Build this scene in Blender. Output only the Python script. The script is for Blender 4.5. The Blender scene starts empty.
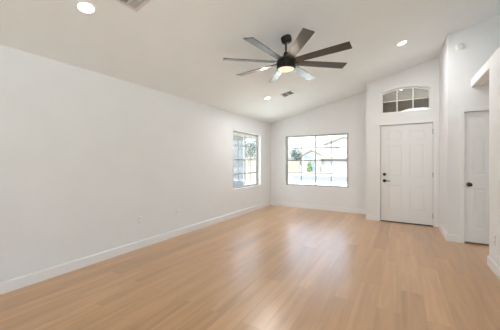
import bpy, bmesh, math, random
from mathutils import Vector, Matrix, Euler
S = bpy.context.scene
COL = S.collection
PI = math.pi

# ------------------------------------------------------------------ camera, sky, sun, added fill lights, exposure
cam_d = bpy.data.cameras.new('camera')
cam_d.sensor_width = 36.0
cam_d.lens = 251.42 * 36.0 / 500.0
cam_d.shift_y = -0.006
cam_d.clip_start = 0.02
cam_d.clip_end = 500
cam = bpy.data.objects.new('camera', cam_d)
COL.objects.link(cam)
cam.location = (0, 0, 1.2635)
cam.rotation_euler = (PI / 2, 0, math.radians(30.934))
S.camera = cam

SKY_STRENGTH = 0.66
SUN_STRENGTH = 18.0
REAR_FILL = 6.0
SIDE_FILL = 28.0
LAMP_POWER = 14.0
LAMP_NEAR = 0.6
FAN_POWER = 0.8
EXPOSURE = 0.27

world = bpy.data.worlds.new('sky')
S.world = world
world.use_nodes = True
wn = world.node_tree.nodes
sky = wn.new('ShaderNodeTexSky')
sky.sky_type = 'NISHITA'
sky.sun_disc = False
sky.sun_elevation = math.radians(64)
sky.sun_rotation = math.radians(200)
wn['Background'].inputs['Strength'].default_value = SKY_STRENGTH
sky.dust_density = 3.0
haze = wn.new('ShaderNodeHueSaturation')                     # pale hazy desert sky
haze.inputs['Saturation'].default_value = 0.62
world.node_tree.links.new(sky.outputs[0], haze.inputs['Color'])
world.node_tree.links.new(haze.outputs[0], wn['Background'].inputs['Color'])

sun_d = bpy.data.lights.new('sun', 'SUN')
sun_d.energy = SUN_STRENGTH
sun_d.angle = math.radians(0.6)
sun_d.color = (0.84, 1.0, 1.02)
sun = bpy.data.objects.new('sun', sun_d)
COL.objects.link(sun)
sun.location = (-5, -12, 20)
sun.rotation_euler = Vector((0.30, 0.55, -1.30)).to_track_quat('-Z', 'Y').to_euler()

rear_fill_d = bpy.data.lights.new('added_rear_fill', 'AREA')       # fill light added behind the camera, in an invented opening
rear_fill_d.shape = 'RECTANGLE'
rear_fill_d.size = 2.5
rear_fill_d.size_y = 2.2
rear_fill_d.energy = REAR_FILL
rear_fill_d.color = (0.66, 0.90, 1.0)
rear_fill = bpy.data.objects.new('added_rear_fill', rear_fill_d)
COL.objects.link(rear_fill)
rear_fill.location = (-0.3, -4.0, 1.15)
rear_fill.rotation_euler = (PI / 2 + math.radians(32), 0, 0)       # tilted up to brighten the ceiling

side_d = rear_fill_d.copy()                                       # second fill light added on the far right, out of the picture
side_d.name = 'added_side_fill'
side_d.size, side_d.size_y, side_d.energy = 3.6, 1.8, SIDE_FILL
side = bpy.data.objects.new('added_side_fill', side_d)
COL.objects.link(side)
side.location = (3.2, -1.2, 1.3)
side.rotation_euler = Vector((-1.0, 0.75, 0.0)).to_track_quat('-Z', 'Z').to_euler()

vs = S.view_settings
vs.view_transform = 'Standard'
vs.look = 'None'
vs.exposure = EXPOSURE
vs.gamma = 1.0
vs.use_curve_mapping = False
S.cycles.max_bounces = 14
S.cycles.diffuse_bounces = 10
S.cycles.glossy_bounces = 5
S.cycles.transmission_bounces = 6
S.cycles.transparent_max_bounces = 16
S.cycles.sample_clamp_indirect = 6.0

# ------------------------------------------------------------------ measured room
XL, YB, YD, XS, YC, XR, YE, XRET = -3.281, 6.668, 6.057, 0.642, 5.086, 0.932, 4.162, -0.645
EAVE, SLOPE = 2.388, 0.2303
SHELF, SOFFIT = 2.541, 2.414
YREAR, XFAR, YPART = -4.0, 3.2, 1.5
T = 0.15
def ceil_z(x): return EAVE + SLOPE * (x - XL)

# ------------------------------------------------------------------ materials
def mat(name, color, rough=0.6, metal=0.0, spec=0.5):
    m = bpy.data.materials.new(name)
    m.use_nodes = True
    b = m.node_tree.nodes['Principled BSDF']
    b.inputs['Base Color'].default_value = (*color, 1)
    b.inputs['Roughness'].default_value = rough
    b.inputs['Metallic'].default_value = metal
    b.inputs['Specular IOR Level'].default_value = spec
    return m

def mottle(m, scale, c1, c2, stretch=(1, 1, 1), bump=0.0, detail=4.0, bscale=None):
    """procedural two-tone noise colour and optional bump"""
    nt = m.node_tree; n = nt.nodes; L = nt.links
    b = n['Principled BSDF']
    tc = n.new('ShaderNodeTexCoord'); mp = n.new('ShaderNodeMapping')
    mp.inputs['Scale'].default_value = stretch
    L.new(tc.outputs['Object'], mp.inputs['Vector'])
    t = n.new('ShaderNodeTexNoise'); t.inputs['Scale'].default_value = scale; t.inputs['Detail'].default_value = detail
    L.new(mp.outputs[0], t.inputs['Vector'])
    r = n.new('ShaderNodeValToRGB')
    r.color_ramp.elements[0].position = 0.3; r.color_ramp.elements[0].color = (*c1, 1)
    r.color_ramp.elements[1].position = 0.7; r.color_ramp.elements[1].color = (*c2, 1)
    L.new(t.outputs['Fac'], r.inputs[0]); L.new(r.outputs[0], b.inputs['Base Color'])
    if bump:
        t2 = n.new('ShaderNodeTexNoise'); t2.inputs['Scale'].default_value = bscale or scale * 4
        L.new(mp.outputs[0], t2.inputs['Vector'])
        bp = n.new('ShaderNodeBump'); bp.inputs['Strength'].default_value = bump; bp.inputs['Distance'].default_value = 0.01
        L.new(t2.outputs['Fac'], bp.inputs['Height']); L.new(bp.outputs[0], b.inputs['Normal'])
    return m

def emit(name, color, strength):
    m = bpy.data.materials.new(name); m.use_nodes = True
    n = m.node_tree.nodes; n.clear()
    e = n.new('ShaderNodeEmission'); e.inputs['Color'].default_value = (*color, 1); e.inputs['Strength'].default_value = strength
    o = n.new('ShaderNodeOutputMaterial'); m.node_tree.links.new(e.outputs[0], o.inputs['Surface'])
    return m

M = {}
M['wall'] = mottle(mat('wall_paint', (0.8, 0.78, 0.76), 0.75, spec=0.25), 3.0, (0.785, 0.795, 0.800), (0.805, 0.815, 0.820), bump=0.05, bscale=45)
M['ceiling'] = mottle(mat('ceiling_paint', (0.8, 0.78, 0.76), 0.85, spec=0.2), 3.0, (0.840, 0.868, 0.880), (0.860, 0.888, 0.900), bump=0.08, bscale=45)
M['trim'] = mat('white_trim_paint', (0.82, 0.82, 0.82), 0.38)
M['door'] = mat('door_paint', (0.785, 0.795, 0.80), 0.42)
M['bronze'] = mottle(mat('dark_bronze', (0.03, 0.026, 0.023), 0.38, 0.6), 30, (0.026, 0.023, 0.020), (0.036, 0.031, 0.027))
M['blade'] = mottle(mat('fan_blade_finish', (0.05, 0.043, 0.036), 0.32, 0.0, 0.2), 14, (0.022, 0.018, 0.015), (0.032, 0.026, 0.022), stretch=(0.6, 8, 8))
_b = M['blade'].node_tree.nodes['Principled BSDF']              # satin lacquer
_b.inputs['Coat Weight'].default_value = 1.0; _b.inputs['Coat IOR'].default_value = 1.48; _b.inputs['Coat Roughness'].default_value = 0.25
M['lens'] = emit('recessed_light_lens', (1.0, 0.98, 0.95), 4.0)
M['fan_lens'] = emit('fan_light_lens', (1.0, 0.83, 0.62), 0.95)
M['plastic'] = mat('white_plastic', (0.83, 0.82, 0.80), 0.35)
M['slot'] = mat('dark_slot', (0.03, 0.03, 0.03), 0.7)
M['duct'] = mat('duct_shade', (0.05, 0.05, 0.05), 0.8)
M['vent'] = mat('vent_enamel', (0.66, 0.66, 0.65), 0.4)
M['alum'] = mat('window_frame_grey', (0.46, 0.455, 0.44), 0.45)
M['muntin'] = mat('window_bar_grey', (0.28, 0.28, 0.275), 0.45)
M['white_frame'] = mat('white_window_frame', (0.85, 0.84, 0.82), 0.4)
M['steel'] = mat('hinge_bronze', (0.10, 0.09, 0.08), 0.4, 0.7)
M['sweep'] = mat('door_sweep', (0.05, 0.04, 0.035), 0.6)

g = bpy.data.materials.new('window_glass'); g.use_nodes = True
n = g.node_tree.nodes; n.clear(); L = g.node_tree.links
tr = n.new('ShaderNodeBsdfTransparent'); tr.inputs['Color'].default_value = (0.97, 0.985, 0.98, 1)
gl = n.new('ShaderNodeBsdfGlossy'); gl.inputs['Roughness'].default_value = 0.0
fr = n.new('ShaderNodeFresnel'); fr.inputs['IOR'].default_value = 1.5
gm_ = n.new('ShaderNodeNewGeometry'); mr_ = n.new('ShaderNodeMapRange')     # same reflectance on both faces of the thin pane
mr_.inputs[3].default_value = 1.5; mr_.inputs[4].default_value = 1 / 1.5
L.new(gm_.outputs['Backfacing'], mr_.inputs[0]); L.new(mr_.outputs[0], fr.inputs['IOR'])
mx = n.new('ShaderNodeMixShader'); o = n.new('ShaderNodeOutputMaterial')
L.new(fr.outputs[0], mx.inputs[0]); L.new(tr.outputs[0], mx.inputs[1]); L.new(gl.outputs[0], mx.inputs[2]); L.new(mx.outputs[0], o.inputs['Surface'])
M['glass'] = g

def floor_material():
    m = mat('oak_vinyl_planks', (0.6, 0.42, 0.28), 0.36)
    nt = m.node_tree; n = nt.nodes; L = nt.links; b = n['Principled BSDF']
    b.inputs['Coat Weight'].default_value = 1.0; b.inputs['Specular IOR Level'].default_value = 0.15; b.inputs['Coat IOR'].default_value = 1.8; b.inputs['Coat Roughness'].default_value = 0.29
    tc = n.new('ShaderNodeTexCoord'); mp = n.new('ShaderNodeMapping')
    mp.inputs['Rotation'].default_value = (0, 0, PI / 2)
    L.new(tc.outputs['Object'], mp.inputs['Vector'])
    br = n.new('ShaderNodeTexBrick')
    br.inputs['Scale'].default_value = 1.0
    br.inputs['Brick Width'].default_value = 1.22
    br.inputs['Row Height'].default_value = 0.18
    br.inputs['Mortar Size'].default_value = 0.0016
    br.inputs['Mortar Smooth'].default_value = 0.3
    br.inputs['Bias'].default_value = 0.0
    br.offset = 0.37; br.offset_frequency = 2
    br.inputs['Color1'].default_value = (0, 0, 0, 1); br.inputs['Color2'].default_value = (1, 1, 1, 1); br.inputs['Mortar'].default_value = (0.5, 0.5, 0.5, 1)
    L.new(mp.outputs[0], br.inputs['Vector'])
    ramp = n.new('ShaderNodeValToRGB')
    e = ramp.color_ramp.elements
    e[0].position = 0.0; e[0].color = (0.490, 0.272, 0.115, 1)
    e[1].position = 1.0; e[1].color = (0.630, 0.368, 0.170, 1)
    e2 = e.new(0.5); e2.color = (0.575, 0.326, 0.140, 1)
    L.new(br.outputs['Color'], ramp.inputs[0])
    # grain: long streaks along the planks, shifted per plank
    sep = n.new('ShaderNodeVectorMath'); sep.operation = 'MULTIPLY_ADD'
    sep.inputs[1].default_value = (7.0, 7.0, 7.0)
    L.new(br.outputs['Color'], sep.inputs[0]); L.new(tc.outputs['Object'], sep.inputs[2])
    mp2 = n.new('ShaderNodeMapping'); mp2.inputs['Scale'].default_value = (15, 1.0, 1)
    L.new(sep.outputs[0], mp2.inputs['Vector'])
    gn = n.new('ShaderNodeTexNoise'); gn.inputs['Scale'].default_value = 1.0; gn.inputs['Detail'].default_value = 6; gn.inputs['Distortion'].default_value = 0.6
    L.new(mp2.outputs[0], gn.inputs['Vector'])
    gr = n.new('ShaderNodeValToRGB')
    gr.color_ramp.elements[0].position = 0.28; gr.color_ramp.elements[0].color = (0.78, 0.74, 0.69, 1)
    gr.color_ramp.elements[1].position = 0.68; gr.color_ramp.elements[1].color = (1.07, 1.08, 1.09, 1)
    L.new(gn.outputs['Fac'], gr.inputs[0])
    mul = n.new('ShaderNodeMix'); mul.data_type = 'RGBA'; mul.blend_type = 'MULTIPLY'; mul.inputs[0].default_value = 1.0
    L.new(ramp.outputs[0], mul.inputs[6]); L.new(gr.outputs[0], mul.inputs[7])
    seam = n.new('ShaderNodeMix'); seam.data_type = 'RGBA'; seam.blend_type = 'MIX'
    seam.inputs[7].default_value = (0.30, 0.19, 0.12, 1)
    sm = n.new('ShaderNodeMath'); sm.operation = 'MULTIPLY'; sm.inputs[1].default_value = 0.3
    L.new(br.outputs['Fac'], sm.inputs[0]); L.new(sm.outputs[0], seam.inputs[0]); L.new(mul.outputs[2], seam.inputs[6])
    L.new(seam.outputs[2], b.inputs['Base Color'])
    rr = n.new('ShaderNodeMapRange'); rr.inputs[3].default_value = 0.26; rr.inputs[4].default_value = 0.38
    L.new(gn.outputs['Fac'], rr.inputs[0]); L.new(rr.outputs[0], b.inputs['Roughness'])
    bp = n.new('ShaderNodeBump'); bp.inputs['Strength'].default_value = 0.03; bp.inputs['Distance'].default_value = 0.002
    L.new(gn.outputs['Fac'], bp.inputs['Height']); L.new(bp.outputs[0], b.inputs['Normal'])
    return m
M['floor'] = floor_material()

# ------------------------------------------------------------------ mesh helpers
class MB:
    def __init__(self): self.bm = bmesh.new()
    def hexa(self, p):      # 8 points: bottom ring 0-3, top ring 4-7
        v = [self.bm.verts.new(q) for q in p]
        for f in ((3, 2, 1, 0), (4, 5, 6, 7), (0, 1, 5, 4), (1, 2, 6, 5), (2, 3, 7, 6), (3, 0, 4, 7)):
            self.bm.faces.new([v[i] for i in f])
        return self
    def box(self, a, b):
        (x0, y0, z0), (x1, y1, z1) = a, b
        return self.hexa([(x0, y0, z0), (x1, y0, z0), (x1, y1, z0), (x0, y1, z0), (x0, y0, z1), (x1, y0, z1), (x1, y1, z1), (x0, y1, z1)])
    def prism(self, pts, d):     # closed polygon pushed along d
        d = Vector(d); a = [self.bm.verts.new(p) for p in pts]; b = [self.bm.verts.new(Vector(p) + d) for p in pts]
        k = len(pts)
        self.bm.faces.new(a[::-1]); self.bm.faces.new(b)
        for i in range(k): self.bm.faces.new((a[i], a[(i + 1) % k], b[(i + 1) % k], b[i]))
        return self
    def lathe(self, prof, seg=32, mtx=None):   # profile of (radius, z), closed with caps
        rings = []
        for r, z in prof:
            rings.append([self.bm.verts.new((r * math.cos(2 * PI * i / seg), r * math.sin(2 * PI * i / seg), z)) for i in range(seg)])
        for a, b in zip(rings, rings[1:]):
            for i in range(seg):
                self.bm.faces.new((a[i], a[(i + 1) % seg], b[(i + 1) % seg], b[i]))
        self.bm.faces.new(rings[0][::-1]); self.bm.faces.new(rings[-1])
        if mtx is not None:
            bmesh.ops.transform(self.bm, matrix=mtx, verts=[v for r in rings for v in r])
        return self
    def ring(self, prof, seg=40, mtx=None):    # closed profile swept round z (a torus-like body)
        rings = []
        for r, z in prof:
            rings.append([self.bm.verts.new((r * math.cos(2 * PI * i / seg), r * math.sin(2 * PI * i / seg), z)) for i in range(seg)])
        k = len(rings)
        for j in range(k):
            a, b = rings[j], rings[(j + 1) % k]
            for i in range(seg): self.bm.faces.new((a[i], a[(i + 1) % seg], b[(i + 1) % seg], b[i]))
        if mtx is not None: bmesh.ops.transform(self.bm, matrix=mtx, verts=[v for r in rings for v in r])
        return self
    def build(self, name, m, parent=None, smooth=False, bevel=0.0, seg=2):
        bm = self.bm
        bmesh.ops.recalc_face_normals(bm, faces=bm.faces)
        me = bpy.data.meshes.new(name); bm.to_mesh(me); bm.free()
        o = bpy.data.objects.new(name, me); COL.objects.link(o)
        me.materials.append(m)
        if parent is not None: o.parent = parent
        if smooth:
            for p in me.polygons: p.use_smooth = True
            md = o.modifiers.new('edges', 'EDGE_SPLIT'); md.split_angle = math.radians(38)
        if bevel:
            md = o.modifiers.new('bevel', 'BEVEL'); md.width = bevel; md.segments = seg; md.limit_method = 'ANGLE'
        return o

def tag(o, label=None, cat=None, group=None, kind=None):
    if label: o['label'] = label
    if cat: o['category'] = cat
    if group: o['group'] = group
    if kind: o['kind'] = kind
    return o
def empty(name, loc=(0, 0, 0), rot=(0, 0, 0)):
    o = bpy.data.objects.new(name, None); COL.objects.link(o); o.location = loc; o.rotation_euler = rot
    o.empty_display_size = 0.1
    return o
def copy_tree(o, parent=None):
    c = o.copy(); COL.objects.link(c)
    if parent is not None: c.parent = parent
    for ch in list(o.children): copy_tree(ch, c)
    return c
def struct(o, label, cat): return tag(o, label, cat, kind='structure')

def wall(name, axis, c0, c1, u0, u1, top, m, holes=(), z0=0.0, extra=()):
    """upright wall between planes c0..c1 on `axis`; u runs along it; top and hole edges may be functions of u"""
    br = sorted({u0, u1, *extra, *[h[0] for h in holes], *[h[1] for h in holes]})
    br = [u for u in br if u0 - 1e-9 <= u <= u1 + 1e-9]
    fn = lambda z: z if callable(z) else (lambda u, z=z: z)
    mb = MB()
    for a, b in zip(br, br[1:]):
        mid = (a + b) / 2
        cuts = [(fn(h[2]), fn(h[3])) for h in sorted(holes, key=lambda h: fn(h[2])(mid)) if h[0] - 1e-6 <= a and b <= h[1] + 1e-6]
        lo = fn(z0); spans = []
        for hb, ht in cuts:
            spans.append((lo, hb)); lo = ht
        spans.append((lo, fn(top)))
        for s, t in spans:
            if t(mid) - s(mid) < 1e-4: continue
            P = lambda u, c, z: (c, u, z) if axis == 'x' else (u, c, z)
            mb.hexa([P(a, c0, s(a)), P(b, c0, s(b)), P(b, c1, s(b)), P(a, c1, s(a)), P(a, c0, t(a)), P(b, c0, t(b)), P(b, c1, t(b)), P(a, c1, t(a))])
    return mb.build(name, m)

# ------------------------------------------------------------------ room shell
fl = MB().box((XL - T, YREAR - T, -0.15), (XFAR + T, YB + T, 0)).build('floor', M['floor'])
struct(fl, 'light oak plank floor of the whole room', 'floor')

x0, x1 = XL - 0.55, XFAR + 0.5
cl = MB().prism([(x0, YREAR - 0.5, ceil_z(x0)), (x1, YREAR - 0.5, ceil_z(x1)), (x1, YREAR - 0.5, ceil_z(x1) + 0.22), (x0, YREAR - 0.5, ceil_z(x0) + 0.22)], (0, YB + 0.90 - YREAR, 0)).build('ceiling', M['ceiling'])
struct(cl, 'white vaulted ceiling sloping up to the right', 'ceiling')

# window and door openings
BW = (-2.828, -1.126, 0.605, 2.000)          # back window opening x0 x1 z0 z1
LW = (4.725, 6.045, 0.635, 2.000)            # left window opening y0 y1 z0 z1
TX0, TX1, TZ0, TSP, TRISE = -0.348, 0.500, 2.300, 2.725, 0.080
txc, thw = (TX0 + TX1) / 2, (TX1 - TX0) / 2
def arch(x, grow=0.0):
    q = (x - txc) / (thw + grow)
    return TSP + grow + TRISE * (1 - min(1.0, q * q))
NARC = 24
arc_x = [TX0 + (TX1 - TX0) * i / NARC for i in range(NARC + 1)]
DX0, DX1, DH = -0.3775, 0.5501, 2.045        # front door opening
CX0, CX1 = 0.850, 1.470                      # closet door opening

struct(wall('wall_left', 'x', XL - T, XL, YREAR, YB + T, EAVE + 0.01, M['wall'], [(LW[0], LW[1], LW[2], LW[3])]), 'long white wall on the left with a window near the corner', 'wall')
struct(wall('wall_back', 'y', YB, YB + T, XL, XRET, ceil_z, M['wall'], [BW]), 'white wall at the far end holding the wide window', 'wall')
struct(wall('wall_return', 'x', XRET, XRET + T, YD + T, YB + T, lambda u: ceil_z(XRET), M['wall']), 'short white return wall between window wall and front door wall', 'wall')
struct(wall('wall_entry', 'y', YD, YD + T, XRET, XS + T, ceil_z, M['wall'], [(DX0, DX1, 0.0, DH), (TX0, TX1, TZ0, arch)], extra=arc_x), 'white wall holding the front door and arched transom', 'wall')
struct(wall('wall_closet_side', 'x', XS, XS + T, YC + T, YD, lambda u: ceil_z(XS), M['wall']), 'narrow white side wall right of the front door', 'wall')
struct(wall('wall_closet', 'y', YC, YC + T, XS, XFAR, ceil_z, M['wall'], [(CX0, CX1, 0.0, DH)]), 'white wall holding the narrow closet door', 'wall')
pr = MB()
pr.box((XR, YPART, 0), (XR + 0.12, YE, SHELF))
pr.box((XR, YE, SOFFIT), (XR + 0.12, YC, SHELF))
struct(pr.build('wall_right', M['wall'], bevel=0.012, seg=3), 'white partition wall at the right edge with hall opening', 'wall')
struct(MB().box((XR + 0.12, YPART, SOFFIT), (XFAR, YC, SHELF)).build('ceiling_hall', M['wall']), 'flat low ceiling over the hall opening', 'ceiling')
struct(wall('wall_far_right', 'x', XFAR, XFAR + T, YREAR, YB + T, lambda u: ceil_z(XFAR), M['wall'], [(-3.1, 0.7, 0.3, 2.3)]), 'tall white wall beyond the partition', 'wall')  # unseen window hole added to let daylight in
struct(wall('wall_rear', 'y', YREAR - T, YREAR, XL, XFAR, ceil_z, M['wall'], [(-1.6, 1.0, 0.0, 2.25)]), 'white wall behind the viewer with an opening added for daylight', 'wall')
struct(wall('wall_closet_rear', 'y', YC + 0.75, YC + 0.85, XS + T, XFAR, lambda u: 2.45, M['wall']), 'wall closing the closet behind its door', 'wall')

# baseboards
BH, BT = 0.112, 0.015
def baseboard(name, segs, label):
    mb = MB()
    for (xa, ya), (xb, yb), (nx, ny) in segs:      # run a->b on the wall face, n into the room
        prof = [(0, 0), (BT, 0), (BT, BH - 0.012), (BT - 0.008, BH), (0, BH)]
        mb.prism([(xa + nx * d, ya + ny * d, z) for d, z in prof], (xb - xa, yb - ya, 0))
    struct(mb.build(name, M['trim']), label, 'baseboard')
baseboard('baseboard_left', [((XL, YREAR), (XL, YB), (1, 0))], 'white baseboard along the long left wall')
baseboard('baseboard_back', [((XL + BT, YB), (XRET, YB), (0, -1))], 'white baseboard under the wide far window')
baseboard('baseboard_return', [((XRET, YD - BT), (XRET, YB - BT), (-1, 0))], 'white baseboard on the short return wall')
baseboard('baseboard_entry', [((XRET, YD), (DX0 - 0.058, YD), (0, -1))], 'short white baseboard left of the front door')
baseboard('baseboard_entry_right', [((DX1 + 0.058, YD), (XS - BT, YD), (0, -1))], 'tiny piece of white baseboard right of the front door')
baseboard('baseboard_closet_side', [((XS, YC - BT), (XS, YD), (-1, 0))], 'white baseboard along the narrow side wall')
baseboard('baseboard_closet', [((XS, YC), (CX0 - 0.058, YC), (0, -1))], 'short white baseboard left of the closet door')
baseboard('baseboard_right', [((XR, YPART), (XR, YE + BT), (-1, 0)), ((XR, YE), (XR + 0.12, YE), (0, 1))], 'white baseboard round the end of the right partition')

# door casings
def casing(name, xa, xb, y, h, w, label):
    mb = MB()
    mb.box((xa - w, y - 0.014, 0), (xa, y, h + w)).box((xb, y - 0.014, 0), (xb + w, y, h + w)).box((xa, y - 0.014, h), (xb, y, h + w))
    # jamb lining and stop inside the opening
    mb.box((xa - 0.001, y - 0.002, 0), (xa + 0.004, y + T, h)).box((xb - 0.004, y - 0.002, 0), (xb + 0.001, y + T, h)).box((xa, y - 0.002, h - 0.004), (xb, y + T, h + 0.001))
    mb.box((xa + 0.003, y + 0.070, 0), (xa + 0.03, y + 0.09, h)).box((xb - 0.03, y + 0.070, 0), (xb - 0.003, y + 0.09, h)).box((xa, y + 0.070, h - 0.03), (xb, y + 0.09, h - 0.003))
    struct(mb.build(name, M['trim'], bevel=0.003), label, 'door trim')
casing('trim_1', DX0, DX1, YD, DH, 0.056, 'white casing round the front door')
casing('trim_2', CX0, CX1, YC, DH, 0.056, 'white casing round the closet door')

# arched white surround of the transom
mb = MB()
W_, D_ = 0.045, 0.014
def strip(inner, outer, y0, y1):
    for (a, b), (c, d) in zip(zip(inner, inner[1:]), zip(outer, outer[1:])):
        mb.hexa([(a[0], y0, a[1]), (b[0], y0, b[1]), (d[0], y0, d[1]), (c[0], y0, c[1]), (a[0], y1, a[1]), (b[0], y1, b[1]), (d[0], y1, d[1]), (c[0], y1, c[1])])
inn = [(x, arch(x)) for x in arc_x]
out = [(txc + (x - txc) * (thw + W_) / thw, arch(x) + W_) for x in arc_x]
strip(inn, out, YD - D_, YD)
mb.box((TX0 - W_, YD - D_, TZ0), (TX0, YD, arch(TX0) + W_ * 0.98)).box((TX1, YD - D_, TZ0), (TX1 + W_, YD, arch(TX1) + W_ * 0.98))
struct(mb.build('trim_3', M['trim'], bevel=0.003), 'white arched surround of the transom window', 'window trim')

# ------------------------------------------------------------------ panelled doors
def door_leaf(name, w, h, th, panels, parent):
    """slab with raised panels on the face at local y=0 (looking towards -y); x 0..w, z 0..h"""
    mb = MB(); bm = mb.bm
    xs = sorted({0, w, *[p[0] for p in panels], *[p[1] for p in panels]})
    zs = sorted({0, h, *[p[2] for p in panels], *[p[3] for p in panels]})
    def inside(x, z): return any(p[0] < x < p[1] and p[2] < z < p[3] for p in panels)
    for face_y, sgn in ((0.0, 1), (th, -1)):
        for a, b in zip(xs, xs[1:]):
            for c, d in zip(zs, zs[1:]):
                if not inside((a + b) / 2, (c + d) / 2):
                    bm.faces.new([bm.verts.new((x, face_y, z)) for x, z in ((a, c), (b, c), (b, d), (a, d))])
        for p in panels:
            rings = []
            for ins, dep in ((0, 0), (0.009, 0.0045), (0.018, 0.0045), (0.042, 0.001)):
                rings.append([(p[0] + ins, face_y + sgn * dep, p[2] + ins), (p[1] - ins, face_y + sgn * dep, p[2] + ins), (p[1] - ins, face_y + sgn * dep, p[3] - ins), (p[0] + ins, face_y + sgn * dep, p[3] - ins)])
            for r, s in zip(rings, rings[1:]):
                for i in range(4):
                    j = (i + 1) % 4
                    bm.faces.new([bm.verts.new(q) for q in (r[i], r[j], s[j], s[i])])
            bm.faces.new([bm.verts.new(q) for q in rings[-1]])
    for q in (((0, 0, 0), (w, 0, 0), (w, th, 0), (0, th, 0)), ((0, 0, h), (w, 0, h), (w, th, h), (0, th, h)), ((0, 0, 0), (0, th, 0), (0, th, h), (0, 0, h)), ((w, 0, 0), (w, th, 0), (w, th, h), (w, 0, h))):
        bm.faces.new([bm.verts.new(v) for v in q])
    bmesh.ops.remove_doubles(bm, verts=bm.verts, dist=1e-5)
    return mb.build(name, M['door'], parent)

def six_panels(w, st, mul, rows):
    pw = (w - 2 * st - mul) / 2
    return [(a, a + pw, z0, z1) for z0, z1 in rows for a in (st, st + pw + mul)]

# front door
d1 = empty('door_1', (DX0 + 0.009, YD + 0.022, 0.0))
struct(d1, 'white six-panel front door with dark lever and deadbolt', 'door')
w1 = DX1 - DX0 - 0.018
lf = door_leaf('door_leaf', w1, 2.018, 0.044, six_panels(w1, 0.135, 0.13, ((0.235, 0.755), (0.93, 1.60), (1.69, 1.885))), d1)
lf.location = (0, 0, 0.018)
MB().box((0.0, 0.004, 0.002), (w1, 0.04, 0.018)).build('door_sweep', M['sweep'], d1)
MB().box((-0.005, -0.02, 0.0), (w1 + 0.005, 0.12, 0.003)).build('threshold', M['sweep'], d1)
rotx = Matrix.Rotation(PI / 2, 4, 'X')      # lathe axis z -> -y (towards the room)
def disc(name, x, z, prof, m, parent):
    return MB().lathe(prof, 28, Matrix.Translation((x, 0, z)) @ rotx).build(name, m, parent, smooth=True)
lv = MB().lathe([(0.033, 0), (0.033, 0.006), (0.028, 0.012), (0.013, 0.013), (0.012, 0.045), (0.001, 0.046)], 28, Matrix.Translation((0.072, 0, 0.865)) @ rotx)
lv.prism([(0.060, -0.048, 0.856), (0.060, -0.048, 0.876), (0.10, -0.050, 0.874), (0.182, -0.046, 0.870), (0.186, -0.046, 0.862), (0.18, -0.046, 0.857), (0.10, -0.050, 0.857)], (0, 0.012, 0))
lv.build('door_handle', M['bronze'], d1, smooth=True)
db = MB().lathe([(0.032, 0), (0.032, 0.010), (0.026, 0.016), (0.001, 0.016)], 28, Matrix.Translation((0.072, 0, 1.000)) @ rotx)
db.box((0.066, -0.036, 0.985), (0.078, -0.014, 1.015))
db.build('deadbolt', M['bronze'], d1, smooth=True)
for z in (0.205, 1.01, 1.865):
    hb = MB().lathe([(0.0055, -0.05), (0.0055, 0.05)], 12, Matrix.Translation((w1 + 0.003, -0.006, z)))
    hb.build('hinge', M['steel'], d1)

# closet door
d2 = empty('door_2', (CX0 + 0.006, YC + 0.018, 0.0))
struct(d2, 'narrow white six-panel closet door with dark round knob', 'door')
w2 = CX1 - CX0 - 0.012
lf2 = door_leaf('door_leaf', w2, 2.015, 0.035, six_panels(w2, 0.110, 0.10, ((0.215, 0.825), (1.04, 1.615), (1.755, 1.93))), d2)
lf2.location = (0, 0, 0.022)
MB().lathe([(0.033, 0), (0.033, 0.005), (0.026, 0.010), (0.011, 0.012), (0.011, 0.030), (0.022, 0.038), (0.029, 0.050), (0.027, 0.062), (0.014, 0.068), (0.001, 0.069)], 28,
           Matrix.Translation((0.060, 0, 0.915)) @ rotx).build('door_knob', M['bronze'], d2, smooth=True)
MB().box((-0.002, 0.002, 0.89), (0.003, 0.034, 0.945)).build('latch_plate', M['steel'], d2)
for z in (0.205, 1.01, 1.865):
    MB().lathe([(0.006, -0.045), (0.006, 0.045)], 12, Matrix.Translation((w2 + 0.002, -0.005, z))).build('hinge', M['steel'], d2)

# ------------------------------------------------------------------ windows
def slider_window(name, W, H, loc, rz, label):
    """two-sash slider, local x 0..W, y 0 inside face, z 0..H"""
    r = empty(name, loc, (0, 0, rz)); struct(r, label, 'window')
    f = 0.022; dp = 0.05
    MB().box((0, 0, 0), (W, dp, f)).box((0, 0, H - f), (W, dp, H)).box((0, 0, f), (f, dp, H - f)).box((W - f, 0, f), (W, dp, H - f)).build('window_frame', M['alum'], r)
    for k, (a, b, y) in enumerate(((f, W / 2 + 0.018, 0.004), (W / 2 - 0.018, W - f, 0.027))):
        s = 0.030; d = 0.020
        sm = MB().box((a, y, f), (a + s, y + d, H - f)).box((b - s, y, f), (b, y + d, H - f)).box((a + s, y, f), (b - s, y + d, f + s * .6)).box((a + s, y, H - f - s * .6), (b - s, y + d, H - f))
        so = sm.build('sash', M['alum'], r)
        MB().box((a + s, y + 0.008, f + s * .6), (b - s, y + 0.012, H - f - s * .6)).build('pane', M['glass'], so)
        g = 0.0105
        gm = MB(); xm = (a + b) / 2
        gm.box((xm - g, y + 0.0055, f + s), (xm + g, y + 0.0075, H - f - s))
        for i in (1, 2, 3):
            z = H * i / 4
            gm.box((a + s, y + 0.0055, z - g), (b - s, y + 0.0075, z + g))
        gm.build('grille_bars', M['muntin'], so)
    MB().box((W / 2 - 0.030, -0.012, H * 0.48), (W / 2 - 0.012, 0.004, H * 0.53)).build('latch', M['alum'], r)
    return r
slider_window('window_1', BW[1] - BW[0], BW[3] - BW[2], (BW[0], YB + 0.080, BW[2]), 0, 'wide sliding window in the far wall facing the street')
slider_window('window_2', LW[1] - LW[0], LW[3] - LW[2], (XL - 0.080, LW[0], LW[2]), PI / 2, 'sliding window in the left wall near the corner')

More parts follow.
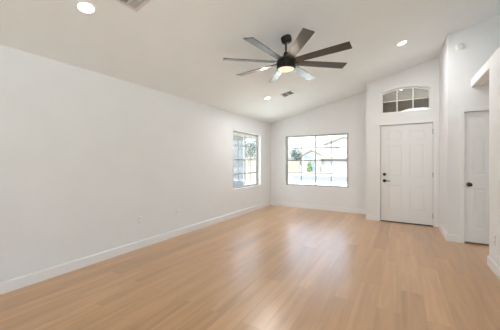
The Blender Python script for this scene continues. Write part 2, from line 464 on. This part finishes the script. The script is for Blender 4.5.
# arched transom
w3 = empty('window_3', (0, YD + 0.05, 0)); struct(w3, 'arched transom window over the front door', 'window')
mb = MB(); fw = 0.018
inn = [(txc + (x - txc) * (thw - fw) / thw, arch(x) - fw) for x in arc_x]; out = [(x, arch(x)) for x in arc_x]
strip(inn, out, 0, 0.04)
mb.box((TX0, 0, TZ0 + fw), (TX0 + fw, 0.04, arch(TX0) - fw * .9)).box((TX1 - fw, 0, TZ0 + fw), (TX1, 0.04, arch(TX1) - fw * .9)).box((TX0, 0, TZ0), (TX1, 0.04, TZ0 + fw))
mb.build('window_frame', M['white_frame'], w3)
mb = MB(); zm = 2.548
for x in (TX0 + (TX1 - TX0) / 3, TX0 + (TX1 - TX0) * 2 / 3): mb.box((x - 0.011, 0.006, TZ0 + fw), (x + 0.011, 0.018, arch(x) - fw))
mb.box((TX0 + fw, 0.008, zm - 0.008), (TX1 - fw, 0.016, zm + 0.008))
mb.build('grille_bars', M['white_frame'], w3)
mb = MB(); mb.prism([(TX0 + fw, 0.022, TZ0 + fw), (TX1 - fw, 0.022, TZ0 + fw)] + [(x, 0.022, z) for x, z in inn[::-1]], (0, 0.004, 0))
mb.build('pane', M['glass'], w3)

# frame of the invented rear opening that admits light
w4 = empty('added_window_rear', (0, YREAR - 0.1, 0)); struct(w4, 'opening frame added behind the viewer for daylight', 'window')
mb = MB().box((-1.6, 0, 0), (-1.55, .06, 2.25)).box((0.95, 0, 0), (1.0, .06, 2.25)).box((-1.55, 0, 2.2), (0.95, .06, 2.25)).box((-0.33, 0, 0), (-0.27, .06, 2.2)).box((-1.55, 0, 0), (0.95, .06, 0.03))
mb.build('window_frame', M['alum'], w4)

w5 = empty('added_window_side', (XFAR + 0.06, 0, 0)); struct(w5, 'window frame added on the far right for daylight, outside the picture', 'window')  # invented window, there only to bring in side light
mb = MB().box((0, -3.1, .3), (.06, -3.05, 2.3)).box((0, .65, .3), (.06, .7, 2.3)).box((0, -3.05, .3), (.06, .65, .35)).box((0, -3.05, 2.25), (.06, .65, 2.3)).box((0, -1.23, .35), (.06, -1.17, 2.25))
mb.build('window_frame', M['alum'], w5)

# ------------------------------------------------------------------ ceiling fan
FX, FY, FZ = -1.257, 2.992, 2.535
tilt = math.atan(SLOPE)
fan = empty('ceiling_fan', (FX, FY, FZ))
tag(fan, 'dark bronze eight-blade ceiling fan with a lit round lamp', 'ceiling fan')
cz = ceil_z(FX) - FZ
cm = Matrix.Translation((0, 0, cz)) @ Matrix.Rotation(-tilt, 4, 'Y')
MB().lathe([(0.066, 0.004), (0.066, -0.045), (0.060, -0.062), (0.045, -0.072), (0.001, -0.073)], 32, cm).build('canopy', M['bronze'], fan, smooth=True)
MB().lathe([(0.013, 0.09), (0.013, cz - 0.055)], 20).build('downrod', M['bronze'], fan, smooth=True)
MB().lathe([(0.120, -0.012), (0.118, 0.020), (0.100, 0.042), (0.070, 0.062), (0.045, 0.076), (0.032, 0.098), (0.028, 0.125), (0.014, 0.130)], 40).build('motor_housing', M['bronze'], fan, smooth=True)
MB().lathe([(0.109, -0.088), (0.119, -0.080), (0.121, -0.012), (0.110, -0.011)], 40).build('light_kit', M['bronze'], fan, smooth=True)
MB().lathe([(0.001, -0.104), (0.050, -0.102), (0.085, -0.097), (0.104, -0.089), (0.105, -0.084)], 40).build('lamp_lens', M['fan_lens'], fan, smooth=True)
OFF, PITCH = -6.3, math.radians(12)
def blade_meshes():
    b = MB()
    prof = [(0.145, 0.050), (0.30, 0.055), (0.60, 0.061), (0.790, 0.064)]
    pts = [(r, -w, 0) for r, w in prof] + [(0.802, -0.060, 0), (0.798, 0.058, 0), (0.787, 0.064, 0)] + [(r, w, 0) for r, w in prof[::-1][1:]]
    b.prism([(x, y, -0.004) for x, y, z in pts], (0, 0, 0.008))
    k = MB()
    k.prism([(0.095, -0.022, 0.004), (0.15, -0.030, 0.004), (0.215, -0.024, 0.004), (0.215, 0.024, 0.004), (0.15, 0.030, 0.004), (0.095, 0.022, 0.004)], (0, 0, 0.007))
    return b, k
bmb, kmb = blade_meshes()
b0 = bmb.build('blade', M['blade'], fan, bevel=0.002)
k0 = kmb.build('blade_bracket', M['bronze'], b0)
for i in range(8):
    b = b0 if i == 0 else b0.copy()
    if i:
        COL.objects.link(b); k = k0.copy(); COL.objects.link(k); k.parent = b
    # blade lies along local x; its leading edge (+y) dips
    b.rotation_euler = (Matrix.Rotation(math.radians(OFF + 45 * i), 3, 'Z') @ Matrix.Rotation(-PITCH, 3, 'X')).to_euler()
    b.parent = fan
ld = bpy.data.lights.new('fan_lamp', 'POINT'); ld.energy = FAN_POWER; ld.shadow_soft_size = 0.09; ld.color = (1.0, 0.86, 0.68)
lo = bpy.data.objects.new('fan_lamp', ld); COL.objects.link(lo); lo.parent = fan; lo.location = (0, 0, -0.21)

# ------------------------------------------------------------------ recessed lights (discs follow the slope)
def recessed_light(x, y, label):
    r = empty('recessed_light', (x, y, ceil_z(x)), (0, -tilt, 0))
    tag(r, label, 'recessed light', 'recessed ceiling lights')
    return r
spots = [(-2.341, 1.140, 'bright recessed light in the ceiling beside the near vent, closest to the viewer'),
         (-2.379, 4.675, 'recessed light near the small vent toward the far window'),
         (0.018, 4.655, 'recessed light in the ceiling before the arched transom'),
         ]
proto = recessed_light(*spots[0])
MB().ring([(0.062, 0.004), (0.062, -0.005), (0.067, -0.008), (0.078, -0.004), (0.081, 0.004)], 44).build('trim_ring', M['plastic'], proto, smooth=True)
MB().lathe([(0.062, 0.003), (0.062, -0.003), (0.001, -0.0035)], 40).build('lamp_lens', M['lens'], proto, smooth=True)
for i, (x, y, label) in enumerate(spots):
    if i == 0: o = proto
    else:
        o = copy_tree(proto); o.location = (x, y, ceil_z(x)); o['label'] = label
    ad = bpy.data.lights.new('recessed_lamp', 'AREA'); ad.shape = 'DISK'; ad.size = 0.12; ad.energy = LAMP_NEAR if i == 0 else LAMP_POWER; ad.color = (0.95, 0.95, 0.95)
    ao = bpy.data.objects.new('recessed_lamp', ad); COL.objects.link(ao); ao.parent = o; ao.location = (0, 0, -0.012)

# ------------------------------------------------------------------ ceiling vents
def ceiling_vent(x, y, wx, wy, label):
    """supply register centred at x,y: two louvre rows that throw opposite ways, two columns"""
    r = empty('ceiling_vent', (x, y, ceil_z(x)), (0, -tilt, 0)); tag(r, label, 'air vent', 'ceiling air vents')
    hx, hy = wx / 2, wy / 2; f = 0.022; t = -0.010
    fm = MB()
    fm.box((-hx, -hy, t), (hx, -hy + f, 0.002)).box((-hx, hy - f, t), (hx, hy, 0.002)).box((-hx, -hy + f, t), (-hx + f, hy - f, 0.002)).box((hx - f, -hy + f, t), (hx, hy - f, 0.002))
    fm.box((-0.006, -hy + f, t), (0.006, hy - f, 0.0)).box((-hx + f, -0.006, t), (hx - f, 0.006, 0.0))
    fm.build('vent_frame', M['vent'], r, bevel=0.002)
    MB().box((-hx + f, -hy + f, -0.0015), (hx - f, hy - f, 0.002)).build('duct_shade_sheet', M['duct'], r)  # flat dark sheet stands in for the shade inside the duct
    nl = 5
    for sy in (-1, 1):
        for sx in (-1, 1):
            lm = MB()
            xa, xb = (-hx + f, -0.006) if sx < 0 else (0.006, hx - f)
            ya, yb = (-hy + f, -0.006) if sy < 0 else (0.006, hy - f)
            p = (yb - ya) / nl
            for i in range(nl):
                yc = ya + p * (i + 0.5)
                if sy < 0: q = [(yc - .005, -0.0098), (yc + .005, -0.0058), (yc + .005, -0.0047), (yc - .005, -0.0087)]
                else: q = [(yc + p * .55 - .0015, -0.002), (yc + p * .55, -0.003), (yc - p * .55, -0.0095), (yc - p * .55, -0.0085)]
                lm.prism([(xa, a, b) for a, b in q], (xb - xa, 0, 0))
            lm.build('louver_bank', M['vent'], r)
    return r
ceiling_vent(-1.972, 1.347, 0.262, 0.225, 'white ceiling vent beside the bright light, closest to the viewer')
ceiling_vent(-2.012, 4.874, 0.262, 0.225, 'small ceiling vent beyond the fan near the far window')

# ------------------------------------------------------------------ outlets, plates, smoke detector
def outlet(loc, rz, label, kind='outlet'):
    r = empty('wall_outlet' if kind == 'outlet' else 'cable_plate', loc, (0, 0, rz))
    tag(r, label, 'wall outlet' if kind == 'outlet' else 'wall plate')
    MB().box((-0.036, -0.006, -0.058), (0.036, 0.0005, 0.058)).build('cover_plate', M['plastic'], r, bevel=0.003)
    if kind == 'outlet':
        for z in (-0.027, 0.027):
            rc = MB().box((-0.017, -0.009, z - 0.014), (0.017, -0.005, z + 0.014)).build('receptacle', M['plastic'], r, bevel=0.003)
            sl = MB()
            for sx in (-0.007, 0.007): sl.box((sx - 0.0015, -0.0095, z - 0.003), (sx + 0.0015, -0.0088, z + 0.007))
            sl.box((-0.002, -0.0095, z - 0.011), (0.002, -0.0088, z - 0.007))
            sl.build('slots', M['slot'], rc)
    else:
        MB().lathe([(0.008, 0.004), (0.008, 0.012), (0.004, 0.013), (0.004, 0.016)], 12, rotx).build('coax_jack', M['alum'], r)
    return r
outlet((XL, 2.331, 0.408), PI / 2, 'white outlet low on the long left wall, nearest the viewer')
outlet((XL, 3.069, 0.404), PI / 2, 'small white cable plate low on the left wall beyond the outlet', 'cable')
outlet((-0.826, YB, 0.385), 0, 'white outlet under the far window beside the entry corner')
outlet((XR, 3.940, 0.365), -PI / 2, 'white outlet low on the right partition end')

sd = empty('smoke_detector', (0.800, YC, 3.075), (PI / 2, 0, 0)); sd.scale = (0.85, 0.85, 0.85)
tag(sd, 'round white smoke detector high on the closet wall', 'smoke detector')
MB().lathe([(0.066, -0.001), (0.066, 0.012), (0.060, 0.016)], 36).build('mounting_base', M['plastic'], sd, smooth=True)
MB().lathe([(0.058, 0.014), (0.058, 0.026), (0.048, 0.034), (0.001, 0.036)], 36).build('cover', M['plastic'], sd, smooth=True)
MB().ring([(0.040, 0.033), (0.040, 0.037), (0.030, 0.037), (0.030, 0.034)], 32).build('sensor_grille', M['vent'], sd, smooth=True)

# ------------------------------------------------------------------ outside: porch, street, houses, plants
random.seed(4)
M['stucco'] = mottle(mat('cream_stucco', (0.7, 0.64, 0.56), 0.9), 8, (0.29, 0.27, 0.24), (0.33, 0.31, 0.275), bump=0.2, bscale=60)
M['stucco_tan'] = mottle(mat('tan_stucco', (0.6, 0.53, 0.46), 0.9), 8, (0.38, 0.32, 0.265), (0.43, 0.365, 0.305), bump=0.2, bscale=60)
M['stucco_blue'] = mottle(mat('pale_grey_stucco', (0.6, 0.62, 0.66), 0.9), 8, (0.18, 0.185, 0.19), (0.21, 0.215, 0.22), bump=0.2, bscale=60)
M['tile'] = mottle(mat('clay_roof_tile', (0.6, 0.45, 0.36), 0.85), 6, (0.24, 0.20, 0.17), (0.29, 0.245, 0.21), bump=0.4, bscale=20)
M['fascia'] = mat('painted_fascia', (0.22, 0.20, 0.165), 0.7)
M['garage'] = mat('garage_door_white', (0.36, 0.355, 0.345), 0.6)
M['dark_glass'] = mat('house_window_glass', (0.16, 0.19, 0.22), 0.3)
M['concrete'] = mottle(mat('concrete', (0.6, 0.58, 0.55), 0.9), 3, (0.215, 0.21, 0.20), (0.245, 0.24, 0.23))
M['asphalt'] = mottle(mat('asphalt', (0.4, 0.4, 0.4), 0.95), 2, (0.072, 0.070, 0.068), (0.084, 0.082, 0.080))
M['gravel'] = mottle(mat('desert_gravel', (0.6, 0.52, 0.44), 0.95), 18, (0.62, 0.59, 0.55), (0.78, 0.75, 0.71), bump=0.3)
M['block'] = mottle(mat('red_tan_block', (0.5, 0.34, 0.27), 0.9), 5, (0.22, 0.15, 0.12), (0.26, 0.185, 0.15), bump=0.2)
M['block_cream'] = mottle(mat('cream_block', (0.2, 0.18, 0.15), 0.9), 5, (0.20, 0.18, 0.145), (0.25, 0.225, 0.185), bump=0.2)
M['bark'] = mottle(mat('pale_bark', (0.4, 0.33, 0.26), 0.95), 12, (0.34, 0.28, 0.22), (0.48, 0.40, 0.32))
def leafmat(name, a, b): return mottle(mat(name, a, 0.7), 3, a, b)
M['leaf_dark'] = leafmat('grey_green_leaves', (0.07, 0.09, 0.085), (0.12, 0.145, 0.13))
M['leaf_light'] = leafmat('yellow_green_leaves', (0.13, 0.17, 0.07), (0.19, 0.23, 0.10))

struct(MB().box((XRET + T, YD + T, -0.10), (3.2, 8.6, -0.03)).build('floor_porch', M['concrete']), 'concrete porch slab outside the front door', 'porch')
struct(MB().box((-40, -30, -0.30), (30, 17.0, -0.16)).build('ground', M['gravel']), 'gravel yard around the house', 'ground')
struct(MB().box((-60, 17.0, -0.60), (40, 19.2, -0.40)).build('sidewalk', M['concrete']), 'pale sidewalk before the street', 'sidewalk')
struct(MB().box((-60, 19.2, -0.60), (40, 22.4, -0.43)).build('ground_verge', M['concrete']), 'pale gravel verge by the street', 'ground')
struct(MB().box((-60, 22.4, -0.60), (40, 30.6, -0.46)).build('street', M['asphalt']), 'grey asphalt street', 'street')
struct(MB().box((-60, 30.6, -0.60), (40, 120, -0.44)).build('ground_far', M['concrete']), 'pale driveway and yard across the street', 'ground')

struct(MB().box((-5.5, -8.2, 2.5), (3.9, -4.55, 2.66)).build('added_sun_roof', M['stucco_tan']), 'roof added behind the viewer to block the sun', 'roof')  # unseen cover added to keep sun off the floor behind the camera

# porch front with an arched opening, side wall, ceiling
px0, px1 = -0.28, 1.04
def parch(x):
    q = (x - 0.38) / 0.66
    return 2.42 + 0.345 * math.sqrt(max(0.0, 1 - min(1.0, q * q)))
pax = [px0 + (px1 - px0) * i / 20 for i in range(21)]
struct(wall('wall_porch', 'y', 8.30, 8.50, XRET, 2.4, 3.2, M['stucco_tan'], [(px0, px1, -0.2, parch)], z0=-0.2, extra=pax), 'stucco porch wall with an arched opening', 'wall')
struct(wall('wall_porch_side', 'x', 2.2, 2.4, YD + T, 8.30, 3.2, M['stucco_tan'], z0=-0.2), 'stucco side wall of the porch', 'wall')
struct(wall('wall_porch_left', 'x', XRET, XRET + T, YB + T, 8.30, 3.2, M['stucco_tan'], z0=-0.2), 'low stucco wall left of the porch', 'wall')
struct(MB().box((XRET, YB + 0.98, 2.98), (2.4, 8.5, 3.10)).box((XRET + T, YD + T, 2.98), (2.4, YB + 0.98, 3.10)).build('ceiling_porch', M['stucco_tan']), 'ceiling of the covered porch', 'ceiling')

# house across the street (front faces this way)
def gable(mb, x0, x1, y0, y1, zb, ze, zp):
    xm = (x0 + x1) / 2
    mb.prism([(x0, y0, zb), (x1, y0, zb), (x1, y0, ze), (xm, y0, zp), (x0, y0, ze)], (0, y1 - y0, 0))
def gable_roof(x0, x1, y0, y1, ze, zp, name, parent, oh=0.35):
    mb = MB(); xm = (x0 + x1) / 2; k = (zp - ze) / (xm - x0); t = 0.2
    a, b = x0 - oh, x1 + oh
    mb.prism([(a, y0 - oh, ze - k * oh), (xm, y0 - oh, zp), (b, y0 - oh, ze - k * oh), (b, y0 - oh, ze - k * oh + t), (xm, y0 - oh, zp + t), (a, y0 - oh, ze - k * oh + t)], (0, y1 - y0 + oh * 2, 0))
    o = mb.build(name, M['tile'], parent)
    f = MB()
    f.prism([(a, y0 - oh - .04, ze - k * oh - .05), (xm, y0 - oh - .04, zp - .05), (b, y0 - oh - .04, ze - k * oh - .05), (b, y0 - oh - .04, ze - k * oh + .14), (xm, y0 - oh - .04, zp + .14), (a, y0 - oh - .04, ze - k * oh + .14)], (0, 0.04, 0))
    f.build('fascia', M['fascia'], o)
    return o
def house_window(x0, x1, z0, z1, y, parent):
    w = MB().box((x0 - .08, y - .05, z0 - .08), (x1 + .08, y - .001, z0)).box((x0 - .08, y - .05, z1), (x1 + .08, y - .001, z1 + .08)).box((x0 - .08, y - .05, z0), (x0, y - .001, z1)).box((x1, y - .05, z0), (x1 + .08, y - .001, z1)).box(((x0 + x1) / 2 - .03, y - .04, z0), ((x0 + x1) / 2 + .03, y - .001, z1)).build('window', M['stucco'], parent)
    MB().box((x0, y - .02, z0), (x1, y - .001, z1)).build('pane', M['dark_glass'], w)
hs = empty('house', (0, 0, 0)); tag(hs, 'cream stucco house across the street with two gables and white garage door', 'house')
mb = MB(); gable(mb, -15.1, -11.45, 43.0, 51.0, -0.44, 2.45, 3.40); mb.build('side_wing', M['stucco'], hs)
gable_roof(-15.1, -11.45, 43.0, 51.0, 2.45, 3.40, 'roof', hs, 0.10)
mb = MB(); gable(mb, -11.7, -4.7, 44.6, 54.0, -0.44, 4.35, 5.55); mb.build('upper_storey', M['stucco'], hs)
gable_roof(-11.7, -4.7, 44.6, 54.0, 4.35, 5.55, 'roof', hs, 0.10)
MB().box((-11.45, 42.6, -0.44), (-4.8, 44.6, 2.0)).build('garage_front', M['stucco'], hs)
gr_ = MB().prism([(-11.8, 42.2, 1.86), (-11.8, 42.2, 2.06), (-11.8, 44.58, 2.85), (-11.8, 44.58, 2.65)], (7.3, 0, 0)).build('roof', M['tile'], hs)
MB().box((-11.8, 42.14, 1.78), (-4.5, 42.2, 2.05)).build('fascia', M['fascia'], gr_)
gd = MB()
for i in range(4): gd.box((-11.0, 42.54, -0.43 + i * .475), (-6.2, 42.59, -0.43 + i * .475 + .462))
gd.build('garage_door', M['garage'], hs)
house_window(-10.1, -9.0, 3.0, 3.75, 44.6, hs)
house_window(-7.6, -6.5, 3.0, 3.75, 44.6, hs)
house_window(-14.6, -13.3, 1.72, 2.35, 43.0, hs)
en = MB().box((-13.55, 42.95, -0.40), (-12.55, 42.99, 1.45)).build('entry_door', M['dark_glass'], hs)
MB().box((-12.05, 42.2, -0.44), (-11.75, 42.5, 1.78)).build('porch_post', M['stucco'], hs)

# neighbour's house beside the left window
nb = empty('house', (0, 0, 0)); tag(nb, 'pale grey house wall seen close outside the left window', 'house')
MB().box((-11.5, 1.0, -0.16), (-6.5, 10.35, 2.48)).build('house_wall', M['stucco_blue'], nb)
MB().prism([(-12.0, 0.6, 2.44), (-6.05, 0.6, 2.44), (-6.05, 0.6, 2.58), (-9.0, 0.6, 3.6), (-12.0, 0.6, 2.58)], (0, 10.2, 0)).build('roof', M['tile'], nb)
fh = empty('house', (0, 0, 0)); tag(fh, 'distant blue-grey house beyond the side yard', 'house')
mb = MB(); gable(mb, -24.0, -14.5, 44.0, 52.0, -0.44, 3.4, 5.0)
# (stands left of the cream house, seen through the right pane of the left window)
bmesh.ops.translate(mb.bm, vec=(-14.0, -6.0, 0), verts=mb.bm.verts); mb.build('house_wall', M['stucco_blue'], fh)
o = gable_roof(-24.0, -14.5, 44.0, 52.0, 3.4, 5.0, 'roof', fh); o.location = (-14.0, -6.0, 0)

bw = MB()
for i in range(8): bw.box((-19.0, 38.0, -0.44 + i * 0.232), (-13.65, 38.2, -0.44 + i * 0.232 + 0.222))
tag(bw.box((-19.0, 38.01, -0.44), (-13.66, 38.19, 1.40)).build('block_wall', M['block']), 'reddish tan block wall left of the house across the street', 'wall')

def leaf_ball(name, blobs, count, size, m, parent=None):
    mb = MB(); bm = mb.bm
    tot = sum(b[3] ** 2 for b in blobs)
    for (x, y, z, r) in blobs:
        for _ in range(int(count * r * r / tot)):
            d = Vector((random.gauss(0, 1), random.gauss(0, 1), random.gauss(0, 1))).normalized() * r * random.uniform(0.55, 1.05)
            c = Vector((x, y, z)) + d
            R = Euler((random.uniform(0, 6), random.uniform(0, 6), random.uniform(0, 6))).to_matrix()
            s = size * random.uniform(0.6, 1.3)
            q = [(-s, 0, 0), (-s * .2, s * .42, s * .1), (s, 0, 0), (-s * .2, -s * .42, s * .1)]
            bm.faces.new([bm.verts.new(c + R @ Vector(p)) for p in q])
    me = bpy.data.meshes.new(name); bm.to_mesh(me); bm.free()
    o = bpy.data.objects.new(name, me); COL.objects.link(o); me.materials.append(m)
    if parent is not None: o.parent = parent
    return o
def tree(x, y, zg, h, r, m, label, count=1400, size=0.13):
    t = empty('tree', (x, y, zg)); tag(t, label, 'tree')
    tb = MB().lathe([(0.10, 0), (0.075, h * .3), (0.05, h * .6), (0.02, h * .85)], 12)
    for a in range(5):
        an = a * 1.26 + .3
        tb.lathe([(0.035, 0), (0.012, r * 1.0)], 8, Matrix.Translation((0, 0, h * (.38 + .05 * a))) @ Matrix.Rotation(an, 4, 'Z') @ Matrix.Rotation(0.85, 4, 'Y'))
    tb.build('trunk', M['bark'], t, smooth=True)
    bl = [(0, 0, h * .78, r * .75)]
    for a in range(7):
        an = a * 0.9; bl.append((r * .55 * math.cos(an), r * .55 * math.sin(an), h * (.58 + .05 * (a % 5)), r * .5))
    leaf_ball('foliage', bl, count, size, m, t)
tree(-15.0, 40.0, -0.44, 4.1, 1.05, M['leaf_dark'], 'grey-green tree behind the block wall across the street')
tree(-8.3, 13.6, -0.16, 3.4, 1.0, M['leaf_dark'], 'small tree in the side yard outside the left window', 900, 0.09)
sh = empty('shrub', (-12.9, 40.5, -0.44)); tag(sh, 'yellow-green shrub by the entry of the house across the street', 'shrub')
MB().lathe([(0.05, 0), (0.03, 0.9)], 8).build('stem', M['bark'], sh)
leaf_ball('foliage', [(0, 0, .45, .5), (.05, 0, 1.0, .45), (-.05, .1, 1.45, .35)], 700, 0.12, M['leaf_light'], sh)
yw = MB()
for i in range(9): yw.box((-13.0, 15.2, -0.16 + i * 0.205), (-7.3, 15.4, -0.16 + i * 0.205 + 0.197))
tag(yw.box((-13.0, 15.21, -0.16), (-7.31, 15.39, 1.66)).build('block_wall', M['block_cream']), 'cream block wall at the end of the side yard', 'wall')
